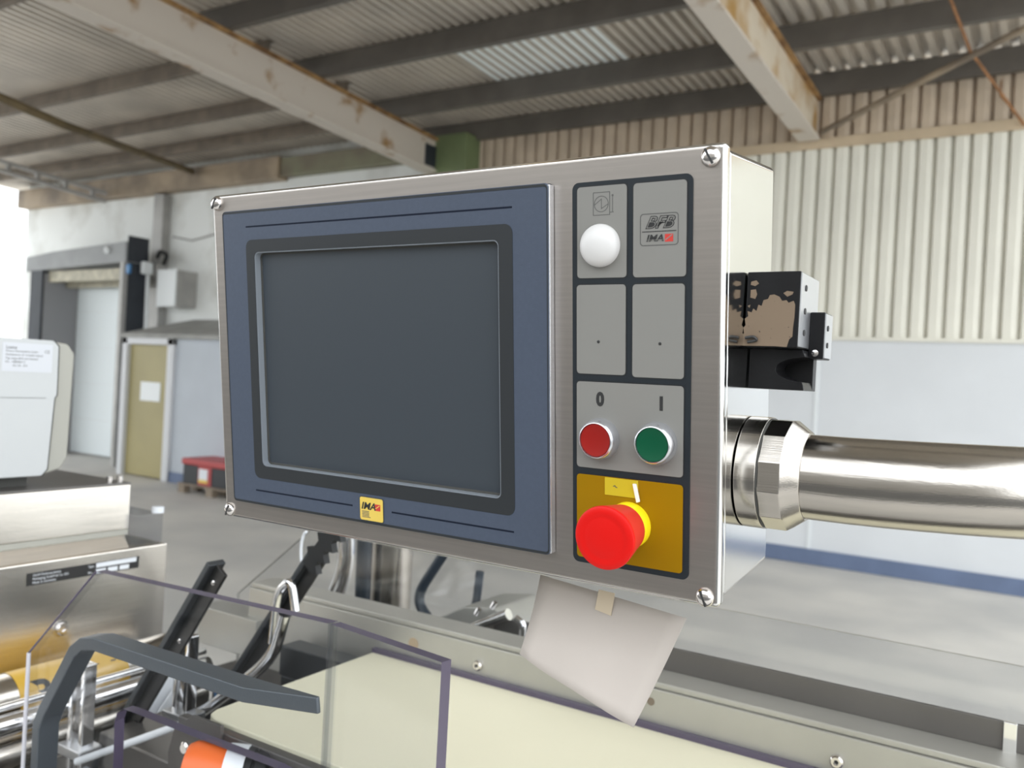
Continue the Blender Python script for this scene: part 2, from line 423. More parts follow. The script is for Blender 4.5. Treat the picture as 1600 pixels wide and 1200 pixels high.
# lean-to room with yellow door
t = thing('wall_room', None, None, (-9.2, 7.5, 0), kind='structure')
D(MB().box((-10.15, 7.5, .14), (-7.2, 7.62, 1.96)), 'front_wall', 'room_wall')
D(MB().prism([(-11.32, 7.45, 1.95), (-11.32, YW, 2.25), (-11.32, YW, 2.31), (-11.32, 7.45, 2.01)], (4.2, 0, 0)), 'roof_slab', 'room_roof')
D(MB().box((-11.25, 7.55, 0), (-11.17, YW, 2.0)), 'side_wall', 'room_wall')
D(MB().box((-7.28, 7.55, 0), (-7.2, YW, 2.0)), 'side_wall', 'room_wall')
D(MB().box((-10.15, 7.48, 0), (-7.2, 7.6, .14)), 'plinth', 'base_blue')
D(MB().box((-10.28, 7.9, 0), (-10.18, YW, 1.95)), 'inner_wall', 'door_dark')
d2 = tag(thing('door_2', None, None, (-10.7, 7.5, 0)), kind='structure')
t = d2
D(MB().box((-11.28, 7.45, 0), (-11.17, 7.56, 1.95)), 'jamb', 'door_frame', bevel=.008); D(MB().box((-10.27, 7.45, 0), (-10.14, 7.58, 1.95)), 'jamb', 'door_frame', bevel=.008)
D(MB().box((-11.28, 7.45, 1.86), (-10.14, 7.57, 1.95)), 'head', 'door_frame', bevel=.008)
D(MB().box((-11.17, 7.51, .02), (-10.27, 7.55, 1.86)), 'leaf', 'door_yellow')
tag(MB().box(at(220, 596, Y=7.50), at(250, 628, Y=7.51)).build('door_notice', 'box_white'), 'white notice sheet fixed to the yellow door', 'notice')

# electrics on the left wall
tag(MB().prism([at(241, 303, Y=8.5), at(256, 303, Y=8.5), at(245, 527, Y=8.5), at(229, 527, Y=8.5)], (0, .147, 0)).build('cable_duct', 'duct', bevel=.01), 'grey cable duct running down the old white wall', 'cable duct')
pipe('conduit', [at(231, 431, X=-11.95), at(227, 526, X=-11.95)], .03, 'box_white', 'white conduit dropping from the small junction box', 'conduit')
tag(MB().box(at(219, 408, X=-11.984), at(239, 430, X=-11.90)).build('junction_box', 'box_white', bevel=.02), 'small white junction box on the dark dock shelter side', 'box')
tag(MB().box(at(243, 413, Y=8.36), at(256, 430, Y=8.495)).build('junction_box', 'duct', bevel=.01), 'small grey switch box beside the white junction box', 'box')
pipe('cable_loop', bend([at(246, 402, Y=8.4), at(250, 392, Y=8.35), at(262, 398, Y=8.4), at(256, 412, Y=8.5)]), .03, 'rubber', 'black cable loop above the grey switch box', 'cable')
t = thing('wall_cabinet', 'white electrical cabinet mounted high on the old white wall', 'cabinet', (-11.5, 8.4, 2.48))
D(MB().box((-11.70, 8.28, 2.48), (-11.27, YW, 3.03)), 'body', 'duct', bevel=.015); D(MB().box((-11.71, 8.25, 2.47), (-11.26, 8.28, 3.04)), 'door', 'box_white', bevel=.012)
pipe('wall_cable', [at(270, 370, Y=8.62), at(300, 376, Y=8.62), at(345, 363, Y=8.62)], .012, 'duct', 'thin grey cable stapled across the old white wall', 'cable', 6)

# pallet with battery crates
t = thing('pallet', 'worn wooden pallet on the floor by the grey-blue room wall', 'pallet', (-8.80, 7.220, 0))
for y in (7.040, 7.240, 7.440):
    for x in (-9.28, -8.75, -8.22): D(MB().box((x, y - .05, 0), (x + .12, y + .05, .10)), 'block', 'wood', bevel=.004)
for k in range(5): D(MB().box((-9.30, 6.990 + k * .105, .10), (-8.08, 7.080 + k * .105, .122)), 'deck_board', 'wood', bevel=.003)
t = thing('battery_crate', 'black crate with red lid and coloured sticker on the pallet', 'crate', (-8.80, 7.220, .122))
D(MB().box((-9.22, 7.010, .122), (-8.20, 7.470, .36)), 'body', 'crate_black', bevel=.01); D(MB().box((-9.24, 6.990, .36), (-8.18, 7.490, .44)), 'lid', 'crate_red', bevel=.02)
D(MB().box((-8.92, 7.003, .13), (-8.68, 7.010, .36)), 'panel', 'crate_red'); D(MB().box((-8.90, 6.997, .20), (-8.74, 7.003, .33)), 'sticker', 'label_white'); D(MB().box((-8.90, 6.995, .16), (-8.74, 7.003, .20)), 'sticker', 'yellow_plate')

# ================================================================== the control panel
PC = Vector((-0.43572, 0.5550, 1.60801)); TIL = 0.117422
panel = thing('control_panel', 'stainless steel operator panel with dark screen, push buttons and red emergency stop', 'control panel')
PM = Matrix(((1, 0, 0, PC.x), (0, -math.sin(TIL), -math.cos(TIL), PC.y), (0, math.cos(TIL), -math.sin(TIL), PC.z), (0, 0, 0, 1)))
panel.matrix_world = PM
mm = .001
def R4(u0, u1, v0, v1, r, z=0., n=5): return rrect(u0 * mm, u1 * mm, v0 * mm, v1 * mm, r * mm, z * mm, n)
def slab(name, u0, u1, v0, v1, r, z0, z1, m, par=panel, bevel=0, mats=None):
    mb = MB().prism(R4(u0, u1, v0, v1, r, z0), (0, 0, (z1 - z0) * mm), 0, 1 if mats else None)
    return mb.build(name, mats or m, par, bevel=bevel)

MB().box((-.248, -.153, -.12), (.248, .153, -.0125)).build('housing', 'steel_side', panel, bevel=.0048, seg=4)
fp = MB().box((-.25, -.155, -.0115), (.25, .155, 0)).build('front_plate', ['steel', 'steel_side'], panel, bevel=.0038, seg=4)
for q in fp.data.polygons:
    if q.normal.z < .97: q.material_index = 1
MB().box((-.244, -.149, -.0126), (.244, .149, -.0114)).build('gasket', 'gap', panel)
for u, v, a in ((-242, 147, 60), (240, 146, 118), (240, -148, 112), (-242, -147.5, 65)):
    o = MB().lathe([(.0066, 0), (.0066, .0012), (.0058, .0028), (.0040, .0042), (.0018, .0048), (0, .0049)], (u * mm, v * mm, 0), (0, 0, 1), 28).build('screw', 'screw', panel, smooth=True)
    c, s = math.cos(math.radians(a)), math.sin(math.radians(a)); d = Vector((c, s, 0)); q = Vector((-s, c, 0)); p = Vector((u * mm, v * mm, .0037))
    MB().prism([p + d * .0055 + q * .0007, p - d * .0055 + q * .0007, p - d * .0055 - q * .0007, p + d * .0055 - q * .0007], (0, 0, .0014)).build('slot', 'slot', o)

# screen unit
bz = frame2d(MB(), R4(-227, 123, -135.5, 137.8, 4), R4(-185, 80.2, -97.5, 99.4, 5), 0, .008)
bz = bz.build('bezel', 'bezel', panel, bevel=.0012)
fr = frame2d(MB(), R4(-195.4, 92.5, -109.4, 110.5, 7), R4(-185, 80.2, -97.5, 99.4, 5), .008, .0083).build('screen_surround', 'frame_dark', bz)
frame2d(MB(), R4(-185, 80.2, -97.5, 99.4, 5), R4(-184.2, 79.4, -96.7, 98.6, 4.6), .0012, .0078).build('recess_wall', 'recess', bz)
slab('screen', -184.9, 80.1, -97.4, 99.3, 5, .2, 1.4, 'screen', bz)
frame2d(MB(), R4(-184.2, 79.4, -96.7, 98.6, 4), R4(-182, 77.6, -94.8, 96.8, 3), .0014, .0018).build('seal', 'gap', bz)
frame2d(MB(), R4(-227.3, 123.3, -135.8, 138.1, 4.2), R4(-226.4, 122.4, -134.9, 137.2, 4), .0002, .0012).build('seal', 'slot', bz)
frame2d(MB(), R4(-226.2, 122.3, -134.8, 137.1, 3.4), R4(-225.2, 121.6, -133.0, 135.2, 2.6), .008, .0082).build('edge_band', 'frame_dark', bz)
MB().box((.1215, -.134, .0005), (.1236, .1365, .0072)).build('edge_strip', 'bezel_glint', bz, bevel=.0005)  # bright reflection on the bezel's right side, put into the strip's pale colour
for u0, u1, v in ((-194.8, 92.3, 122.4), (-195, -73.5, -121.4), (-29.7, 91.4, -121.8)): slab('groove_line', u0, u1, v - .7, v + .7, .3, 8, 8.12, 'bezel_line', bz)
pl = slab('nameplate', -64.8, -38.2, -132.6, -111.6, 2, 8, 8.5, 'gap', bz)
slab('plate_face', -64.2, -38.8, -132.0, -112.2, 1.7, 8.5, 8.8, 'yellow_plate', pl)
def PT(u, v, z): return T((u * mm, v * mm, z * mm))
text('lettering', 'IMA', .0085, 'ink', pl, PT(-54.8, -119.8, 8.9), 1.12, .25, .0002, z=.0001)
for k in range(5): slab('fine_print', -62, -54 + 1.4 * (k == 4), -124.6 - k * 1.25, -124.0 - k * 1.25, .1, 8.8, 8.9, 'ink_grey', pl)
rd = slab('red_square', -47.2, -41.4, -122.6, -117, .3, 8.8, 8.95, 'red_print', pl)
MB().prism([(-.0468, -.1206, .00896), (-.0462, -.1210, .00896), (-.0418, -.1180, .00896), (-.0424, -.1176, .00896)], (0, 0, .0001)).build('slash', 'yellow_plate', rd)

# button field
ov = slab('button_overlay', 138.5, 228.4, -138.5, 136.7, 5, 0, .6, 'overlay', bevel=0)
cells = [(142.6, 181, 69.6, 133.3, 'cell'), (186, 224.3, 69.4, 132.9, 'cell'), (142.1, 180.5, 1.4, 64.8, 'cell'), (185.7, 223.5, .5, 64.7, 'cell'), (142, 223.6, -67, -4.3, 'cell'), (142, 223.8, -134.3, -72.2, 'yellow_cell')]
for u0, u1, v0, v1, m in cells:
    slab('cell_border', u0 - .9, u1 + .9, v0 - .9, v1 + .9, 3.4, .6, .75, 'overlay_edge', ov); slab('legend_cell', u0, u1, v0, v1, 2.6, .75, 1.0, m, ov)
Z1 = 1.05
def stroke(pts, wd, m='ink_grey', name='symbol', par=ov, closed=False, z=Z1):
    mb = MB(); P = [Vector((u * mm, v * mm, z * mm)) for u, v in pts]
    if closed: P.append(P[0])
    mb.bar(P, (0, 0, .0001), wd * mm); return mb.build(name, m, par)
stroke([(155.4, 113.2), (155.4, 128.8), (168.1, 128.8), (168.1, 113.2)], .5, closed=True); cx, cy, r = 161.6, 120.8, 5.4
stroke([(cx + r * math.cos(k * math.pi / 16), cy + r * math.sin(k * math.pi / 16)) for k in range(32)], .5, closed=True)
stroke([(156.3, 120.3), (161.7, 124.2), (161.7, 117.6), (167, 120.6)], .5)
stroke([(170.3, 114.8), (170.3, 126)], .5); stroke([(168.2, 114.8), (171.3, 114.8)], .5)
MB().lathe([(.0008, 0), (.0008, .0001)], (.1703, .1262, .00102), (0, 0, 1), 12).build('symbol', 'ink_grey', ov)
# maker's logo
lo, li = R4(191.0, 218.8, 90.4, 112.1, 2.4, Z1), R4(191.6, 218.2, 91.0, 111.5, 2.0, Z1)
frame2d(MB(), lo, li, .00102, .00112).build('logo_frame', 'ink_grey', ov)
stroke([(192.6, 99.9), (217.2, 99.9)], .6, 'ink')
text('logo_lettering', 'BFB', .0112, 'ink', ov, PT(204.6, 105.6, Z1), 1.10, .42, .0005, z=.00005); text('logo_lettering', 'BFB', .0112, 'cell', ov, PT(204.6, 105.6, Z1 + .12), 1.10, .42, -.00006, z=.00005)
text('logo_lettering', 'BFB', .0112, 'ink', ov, PT(204.6, 105.6, Z1 + .24), 1.10, .42, -.00052, z=.00003)
text('logo_lettering', 'IMA', .0062, 'ink', ov, PT(201.7, 95.3, Z1), 1.2, .25, .00018, z=.0001)
for v in (93.9, 94.5): stroke([(195.6, v), (208.4, v)], .18, 'cell', 'logo_stripe', z=1.18)
rd = slab('red_square', 209.2, 215.0, 92.8, 97.9, .2, 1.0, 1.15, 'red_print', ov)
MB().prism([(.2094, .0942, .00116), (.2100, .0938, .00116), (.2147, .0972, .00116), (.2141, .0976, .00116)], (0, 0, .0001)).build('slash', 'cell', rd)
for u, v in ((159.5, 24.5), (206.2, 24.1)): MB().lathe([(.0011, 0), (.0011, .0002), (.0004, .0005)], (u * mm, v * mm, .001), (0, 0, 1), 16).build('pin', 'ink', ov, smooth=True)
text('lettering', '0', .0132, 'ink', ov, PT(160.9, -17.0, Z1), .90, 0, .0007, z=.0001); slab('lettering', 206.3, 208.7, -22, -11.9, .1, 1.0, 1.15, 'ink', ov)
# lamp and buttons
lp = MB().lathe([(.0150, .0010), (.0150, .0030)] + [(.0149 * math.cos(a), .003 + .0085 * math.sin(a)) for a in [k * math.pi / 24 for k in range(1, 12)]] + [(0, .0115)], (.1612, .0920, 0), (0, 0, 1), 48).build('indicator_lamp', 'lamp_white', panel, smooth=True); tag(lp, 'white domed indicator lamp')
for u, v, m, lab in ((161.3, -45.0, 'btn_red', 'red push button in a silver ring'), (204.6, -44.6, 'btn_green', 'green push button in a silver ring')):
    b = MB().lathe([(.0150, .001), (.0150, .0035), (.0146, .0060), (.0138, .0090), (.0130, .0102), (.0122, .0106), (.0120, .0100), (.0118, .0060)], (u * mm, v * mm, 0), (0, 0, 1), 48).build('push_button', 'ring_grey', panel, smooth=True); tag(b, lab)
    MB().lathe([(.0119, .005), (.0119, .0094), (.0113, .0100), (.0080, .0093), (.004, .0089), (0, .0088)], (u * mm, v * mm, 0), (0, 0, 1), 40).build('cap', m, b, smooth=True)
es = MB().lathe([(.0165, .001), (.0165, .009), (.0150, .0125), (.013, .014)], (.184, -.105, 0), (0, 0, 1), 48).build('emergency_stop', 'yellow_collar', panel, smooth=True); tag(es, 'red mushroom emergency stop on a yellow collar')
MB().lathe([(.014, .0105), (.0170, .0125), (.0182, .0200), (.0208, .0340), (.0216, .0385)], (.184, -.105, 0), (0, 0, 1), 56).build('mushroom_skirt', 'estop_red_side', es, smooth=True)
MB().lathe([(.0216, .0385), (.0219, .0400), (.0216, .0414), (.0205, .0421), (.0165, .0426), (.0150, .0421), (.0135, .0424), (.006, .0430), (0, .0431)], (.184, -.105, 0), (0, 0, 1), 56).build('mushroom_cap', 'estop_red', es, smooth=True)
slab('tape_tab', 164.9, 190.7, -85.3, -72.6, .4, 1.0, 1.5, 'yellow_tape', ov)
stroke([(171.5, -78.6), (173, -78.0), (173.6, -79.0), (174.8, -79.2)], .6, 'ink_grey', 'scribble', z=1.6)
MB().prism([(.1872, -.0748, .0015), (.1899, -.0748, .0015), (.1927, -.0872, .0015), (.1902, -.0880, .0015)], (0, 0, .002)).build('key_chip', 'white_chip', ov, bevel=.0004)

# ------------------------------------------------------------------ support arm on the right side of the panel
t = thing('support_arm', 'bent stainless tube arm bolted to the side of the operator panel', 'support arm', (-.187, .632, 1.543))
ax = Vector((1, 0, 0)); c0 = Vector((-.187, .632, 1.5445))
D(MB().lathe([(.0405, 0), (.0405, .0150)], c0, ax, 56), 'flange', 'pipe_steel', bevel=.0006)
D(MB().lathe([(.0395, 0), (.0395, .0012)], c0 + ax * .0150, ax, 56), 'gasket', 'gap')
D(MB().lathe([(.0402, .0162), (.0402, .0310), (.0395, .0318), (.0325, .0410), (.0315, .0425)], c0, ax, 12), 'collar', 'pipe_steel', bevel=.0006)
pts = [c0 + Vector((.03, 0, 0)), c0 + Vector((.06, 0, 0))]
for k in range(19):
    a = k / 18 * math.pi / 2; pts.append(c0 + Vector((.07 + .26 * math.sin(a), .26 * (1 - math.cos(a)), .004 * math.sin(a))))
pts.append(pts[-1] + Vector((0, .5, 0)))
D(MB().tube(pts, .0300, 40), 'tube', 'pipe_steel', smooth=True)
D(MB().tube([pts[-1] + Vector((0, -.02, .06)), pts[-1] + Vector((0, -.02, -1.55))], .045, 32), 'post', 'pipe_steel', smooth=True)

# black bracket with peeled adhesive
t = thing('sensor_bracket', 'black anodised bracket with peeled tan adhesive on the side of the operator panel', 'bracket', (-.187, .62, 1.61))
k1 = D(MB().box((-.1868, .600, 1.634), (-.1500, .650, 1.6865)), 'upper_block', 'black_alu', bevel=.0008)
pk = lambda L: [at(1100 + a / 5, 400 + b / 5, Y=.5998) for a, b in L]
MB().prism(pk(((298, 700), (300, 620), (312, 600), (308, 560), (325, 540), (318, 490), (345, 470), (340, 430), (372, 440), (385, 410), (410, 430), (425, 380), (450, 390), (465, 345), (500, 335), (515, 305), (550, 300), (590, 318), (610, 350), (645, 345), (660, 365), (700, 350), (712, 380), (706, 480), (695, 560), (690, 630), (665, 650), (645, 712), (560, 705), (430, 702))), (0, .0008, 0)).build('adhesive_patch', 'tan_peel', k1)
for L in (((370, 200), (410, 190), (430, 215), (400, 235), (365, 225)), ((365, 265), (405, 260), (415, 300), (400, 335), (362, 325)), ((620, 290), (650, 272), (700, 280), (690, 300), (650, 318)), ((340, 390), (362, 380), (355, 405))): MB().prism(pk(L), (0, .0008, 0)).build('adhesive_patch', 'tan_peel', k1)
o = MB().box((-.1500, .6005, 1.6350), (-.1492, .6495, 1.6855)).build('end_face', 'alu_grey', k1)
for y, z in ((.612, 1.676), (.612, 1.660), (.612, 1.645)): MB().lathe([(.0022, 0), (.0022, .0006)], (-.1492, y, z), (1, 0, 0), 14).build('bolt_hole', 'slot', k1)
k2 = D(MB().box((-.1492, .628, 1.628), (-.1390, .650, 1.6610)), 'rear_block', 'black_alu', bevel=.0008)
MB().box((-.1390, .6285, 1.629), (-.1383, .6495, 1.660)).build('end_face', 'alu_grey', k2)
for z in (1.650, 1.638): MB().lathe([(.002, 0), (.002, .0006)], (-.1383, .635, z), (1, 0, 0), 14).build('bolt_hole', 'slot', k2)
MB().lathe([(.002, 0), (.0024, .0008), (.001, .0012)], (-.1445, .6280, 1.632), (0, -1, 0), 14).build('bolt', 'screw', k2, smooth=True)
arc = [(-.1500 - .020 * math.cos(math.radians(q)) + .002, .615, 1.6195 - .0085 * math.sin(math.radians(q))) for q in range(-70, 111, 12)]
lowp = [(-.1868, .615, 1.6335), (-.1500, .615, 1.6335), (-.1480, .615, 1.6285)] + [p for p in arc if p[0] < -.149] + [(-.1485, .615, 1.6085), (-.1480, .615, 1.6052), (-.1868, .615, 1.6052)]
k3 = D(MB().prism(lowp, (0, .035, 0)), 'lower_clamp', 'black_alu', bevel=.0004)
D(MB().box((-.168, .640, 1.606), (-.1480, .6495, 1.6335)), 'clamp_liner', 'black_alu', bevel=.0004)
D(MB().tube(bend([(-.1855, .598, 1.640), (-.1795, .5975, 1.641), (-.1770, .5985, 1.6385), (-.1840, .599, 1.6372)]), .0011, 8), 'cable_hook', 'black_bar', smooth=True)

# paper note taped under the panel
t = thing('paper_note', 'blank beige paper sheet taped under the operator panel', 'paper', (-.3, .62, 1.42))
mb = MB(); cs = [at(845, 898, Y=.640), at(1073, 966, Y=.625), at(990, 1136, Y=.60), at(812, 1022, Y=.612)]; G = 10
for i in range(G + 1):
    for j in range(G + 1):
        s_, r_ = i / G, j / G; p = (cs[0] * (1 - s_) + cs[1] * s_) * (1 - r_) + (cs[3] * (1 - s_) + cs[2] * s_) * r_
        mb.v.append(tuple(p + Vector((0, -.004 * math.sin(s_ * math.pi) * r_ + .003 * math.sin(r_ * math.pi), -.0006 * math.sin(9 * s_) * r_))))
for i in range(G):
    for j in range(G): a = i * (G + 1) + j; mb.f.append((a, a + 1, a + G + 2, a + G + 1)); mb.m.append(0)
sh = D(mb, 'sheet', 'paper', smooth=True)
sm = sh.modifiers.new('thickness', 'SOLIDIFY'); sm.thickness = .0004
D(MB().prism([at(936, 921, Y=.6285), at(961, 927, Y=.6285), at(955, 962, Y=.6270), at(930, 952, Y=.6270)], (0, -.0006, 0)), 'tape', 'tape')

# ================================================================== the packaging machine below the panel
# infeed table: cream bed, stainless side rail, dull back plate
t = thing('infeed_table', 'infeed table with cream plastic bed and grey steel rail below the operator panel', 'machine table', (-.3, .93, 0))
IT = t
bed = [(-.90, .752), (.42, .752), (.42, 1.10), (-.93, 1.10), (-.925, .775), (-.918, .760)]
D(MB().prism([(x, y, 1.125) for x, y in bed], (0, 0, .02)), 'bed_plate', 'cream', bevel=.002)
D(MB().box((-.955, .738, 1.03), (.42, .752, 1.140)), 'front_apron', 'steel_dull', bevel=.002)
D(MB().box((-.955, .752, 1.03), (-.935, 1.10, 1.120)), 'end_apron', 'steel_dull', bevel=.002)
D(MB().box((-.90, .80, 0), (.40, 1.09, 1.125)), 'base', 'steel_dull', bevel=.004)
rl = D(MB().box((-1.24, 1.1, 1.06), (.42, 1.118, 1.197)), 'side_rail', 'steel_rail', bevel=.0015)
D(MB().box((-1.24, 1.104, 1.197), (.42, 1.160, 1.206)), 'rail_cap', 'steel_rail', bevel=.002)
D(MB().box((-.93, 1.090, 1.145), (.42, 1.0995, 1.152)), 'edge_strip', 'pc_edge')
for px, py in ((748, 1039), (1308, 1189)):
    q = at(px, py, Y=1.1)
    o = D(MB().lathe([(.0085, 0), (.0085, .001), (.0078, .005), (.006, .0068), (.0032, .0070), (.0030, .0045), (0, .0045)], q, (0, -1, 0), 24), 'rail_screw', 'screw', smooth=True)
    s_ = MB().lathe([(.0028, .0046), (.0028, .0048)], q, (0, -1, 0), 6).build('socket', 'slot', o)
D(MB().lathe([(.010, 0), (.010, .0006)], at(646, 1006, Y=1.1), (0, -1, 0), 20), 'rail_plug', 'tan_beam')
D(MB().lathe([(.0055, 0), (.0055, .0006)], at(1017, 1096, Y=1.1), (0, -1, 0), 14), 'rail_plug', 'tan_beam')
D(MB().box((-.50, 1.160, 1.06), (-.033, 1.166, 1.238)), 'back_plate', 'steel_dull', bevel=.001)
D(MB().box((-.031, 1.160, 1.06), (.42, 1.166, 1.238)), 'back_plate', 'steel_dull', bevel=.001)
D(MB().box((-.033, 1.154, 1.06), (-.019, 1.161, 1.240)), 'joint_bar', 'chrome', bevel=.001)
D(MB().box((-1.45, 1.20, .0), (.05, 1.65, .98)), 'rear_base', 'steel_dull', bevel=.004)
D(MB().box((-1.15, .62, .0), (.40, .735, .90)), 'front_base', 'steel_dull', bevel=.004)
# rail end: block, posts and the slotted brackets
D(MB().box((-1.36, 1.085, 1.075), (-1.20, 1.16, 1.145)), 'rail_end_block', 'steel_rail', bevel=.002)
D(MB().box((-1.09, 1.04, 1.085), (-.90, 1.085, 1.135)), 'cross_bar', 'dark_bar', bevel=.002)
D(MB().box((-1.085, 1.04, .9), (-1.045, 1.07, 1.085)), 'rail_post', 'dark_bar', bevel=.002); D(MB().box((-1.035, 1.05, .9), (-1.005, 1.07, 1.085)), 'rail_post', 'alu_grey', bevel=.002)
for (px, py0, py1, Y, w_) in ((131, 1040, 1165, .78, .030), (293, 996, 1112, .92, .026)):
    a = at(px, py0, Y=Y); b = at(px, py1, Y=Y)
    for s in (-1, 1): D(MB().box((a.x + s * w_ / 2 - .005, Y - .010, b.z - .2), (a.x + s * w_ / 2 + .005, Y + .010, a.z)), 'slotted_post', 'chrome', bevel=.002)
    D(MB().box((a.x - w_ / 2 - .005, Y - .010, a.z - .004), (a.x + w_ / 2 + .005, Y + .010, a.z + .006)), 'slotted_cap', 'chrome', bevel=.002)
    D(MB().box((a.x - .030, Y - .02, b.z - .015), (a.x + .030, Y + .02, b.z)), 'slotted_foot', 'alu_grey', bevel=.002)
for k, (px, py) in enumerate(((258, 1075), (275, 1085))):
    a = at(px + 20, py - 22, Y=.98); b = at(px - 30, py + 55, Y=.90); D(MB().bar([a, b], (0, .05, 0), .006), 'chute_plate', 'label_white')
D(MB().box(at(340, 1080, Y=1.0), at(362, 1096, Y=1.04)), 'stop_block', 'blue_plastic', bevel=.002)
D(MB().box((-1.22, .80, .70), (-1.05, .92, 1.03)), 'drive_housing', 'steel_dull', bevel=.004)
D(MB().box((-1.045, .83, .70), (-.99, .90, 1.06)), 'support_leg', 'alu_grey', bevel=.004)
D(MB().tube([at(120, 1190, Y=.76), at(287, 1131, Y=.80)], .0055, 12), 'push_rod', 'label_white', smooth=True)
bp = D(MB().prism([at(272, 1138, Y=.733), at(300, 1118, Y=.733), at(345, 1135, Y=.733), at(345, 1300, Y=.733), at(262, 1300, Y=.733), at(262, 1175, Y=.733)], (0, .005, 0)), 'motor_bracket', 'steel_dull', bevel=.0008)
D(MB().lathe([(.0085, 0), (.0085, .004), (.006, .006), (0, .006)], at(292, 1168, Y=.733), (0, -1, 0), 18), 'bracket_screw', 'screw', smooth=True)

# orange actuator under the bed
a = at(318, 1205, Y=.70); dx = Vector((.80, .55, -.05)).normalized()
t = thing('actuator', 'orange round actuator with white label and black end cap under the bed', 'actuator', a)
D(MB().lathe([(.030, -.02), (.034, -.012), (.034, .028)], a, dx, 32), 'housing', 'orange', smooth=True)
D(MB().lathe([(.0345, .028), (.0345, .052)], a, dx, 32), 'label_band', 'label_white', smooth=True)
D(MB().lathe([(.033, .052), (.033, .060), (.030, .061), (.030, .064), (.033, .065), (.033, .078), (.02, .080)], a, dx, 32), 'end_cap', 'rubber', smooth=True)
D(MB().box(a + Vector((-.045, -.052, -.030)), a + Vector((.015, -.030, -.006))), 'connector', 'white_chip', bevel=.003)
D(MB().box(a + Vector((-.03, -.02, -.30)), a + Vector((.03, .02, -.02))), 'mount', 'steel_dull', bevel=.003)

# rear polycarbonate guard
t = thing('rear_guard', 'clear polycarbonate guard sheet standing behind the steel rail', 'guard', (-.4, 1.19, .98))
P = [at(483, 829, Y=1.185), Vector((.45, 1.185, 1.298)), Vector((.45, 1.185, .98)), Vector((-1.36, 1.185, .98)), at(370, 928, Y=1.185)]
D(MB().prism(P, (0, .006, 0), 0, 1), 'sheet', ['polycarb', 'steel_rail'])
hx = at(478, 860, Y=1.18); D(MB().tube([hx + Vector((.012 * math.cos(k), -.001, .035 * math.sin(k))) for k in [i * math.pi / 8 for i in range(4, 14)]], .0025, 8), 'cut_out_rim', 'label_white', smooth=True)

# front guard with the grey handle
G1, G2, G3 = at(150, 893, Z=1.32), at(515, 975, Z=1.32), at(690, 1035, Z=1.32)
def onpl(px, py, A, B):
    d = B - A; nn = Vector((-d.y, d.x, 0)).normalized(); r = ray(px, py); return EYE + r * ((A - EYE).dot(nn) / r.dot(nn))
def nrm(A, B): d = B - A; return Vector((-d.y, d.x, 0)).normalized()
t = thing('front_guard', 'bent clear polycarbonate guard with violet edges and a grey bar handle', 'guard', (-.75, .70, .9))
n1, n2 = nrm(G1, G2), nrm(G2, G3)
def low(p, z=.90): return Vector((p.x, p.y, z))
cut = [onpl(px, py, G1, G2) for px, py in ((520, 1228), (430, 1200), (300, 1150), (205, 1112), (192, 1108), (183, 1114), (179, 1128), (177, 1190))]
poly = [G1, G2, low(G2, 1.13)] + cut[1:] + [low(cut[-1]), low(onpl(38, 1200, G1, G2)), onpl(45, 1020, G1, G2)]
D(MB().prism(poly, n1 * .015, 0, [1, 2] + [1] * (len(poly) - 4) + [2, 2]), 'sheet', ['polycarb', 'pc_edge', 'clear_box'])
D(MB().prism([G2 + Vector((.001, 0, 0)), G3, low(G3), low(G2) + Vector((.001, 0, 0))], n2 * .014, 0, [1, 1, 1, 2]), 'wing', ['polycarb', 'pc_edge', 'clear_box'])
D(MB().tube([low(G2) + n1 * .003, G2 + n1 * .003], .0035, 8), 'bend_seam', 'clear_box', smooth=True)
q = onpl(45, 1020, G1, G2); D(MB().tube([low(q), q], .0028, 8), 'edge_bead', 'pc_edge_light', smooth=True); D(MB().tube([q, G1], .0014, 8), 'edge_bead', 'pc_edge', smooth=True)
HP = [at(66, 1240, Y=.645), at(72, 1130, Y=.640), at(80, 1108, Y=.638), at(128, 1015, Y=.632), at(142, 1003, Y=.630), at(162, 1003, Y=.628), at(395, 1080, Y=.615), at(498, 1102, Y=.594)]
hd = D(MB().bar(HP, [(0, .028, 0)] * 7 + [(0, .005, 0)], .0155), 'handle', 'handle', bevel=.0015)
D(MB().box(HP[0] + Vector((-.015, -.012, -.008)), HP[0] + Vector((.015, .070, .008))), 'handle_foot', 'handle', bevel=.001)

# guard arms behind the sheet
def arm(name, lab, top, bot, Y, bolts, wd=.030):
    global t
    a, b = at(*top, Y=Y), at(*bot, Y=Y); t = thing(name, lab, 'arm', b, group=None)
    d = (b - a).normalized(); s = Vector((0, 1, 0)).cross(d).normalized()
    if s.x > 0: s = -s
    D(MB().bar([a + s * wd * .42, b + s * wd * .42], (0, .030, 0), wd * .30), 'flange', 'dark_bar', bevel=.001)
    w_ = D(MB().bar([a - s * wd * .12, b - s * wd * .12], (0, .006, 0), wd * .82), 'web', 'black_bar', bevel=.001)
    for f in bolts: D(MB().lathe([(.0042, 0), (.0042, .002), (.002, .0036), (0, .0038)], a.lerp(b, f) - s * wd * .15 + Vector((0, -.003, 0)), (0, -1, 0), 14), 'bolt', 'screw', smooth=True)
    return a, b
arm('guard_arm', 'dark angle bar with two bolts rising beside the steel cabinet', (345, 888), (150, 1225), .86, (.05, .30, .38))
arm('guard_arm', 'dark angle bar with chrome loop under the operator panel edge', (505, 862), (290, 1195), .98, (.05, .30), .027)
D(MB().tube(bend([at(425, 1005, Y=.95), at(434, 925, Y=.95), at(455, 905, Y=.95), at(462, 955, Y=.95)]), .0065, 12), 'loop', 'chrome', smooth=True)
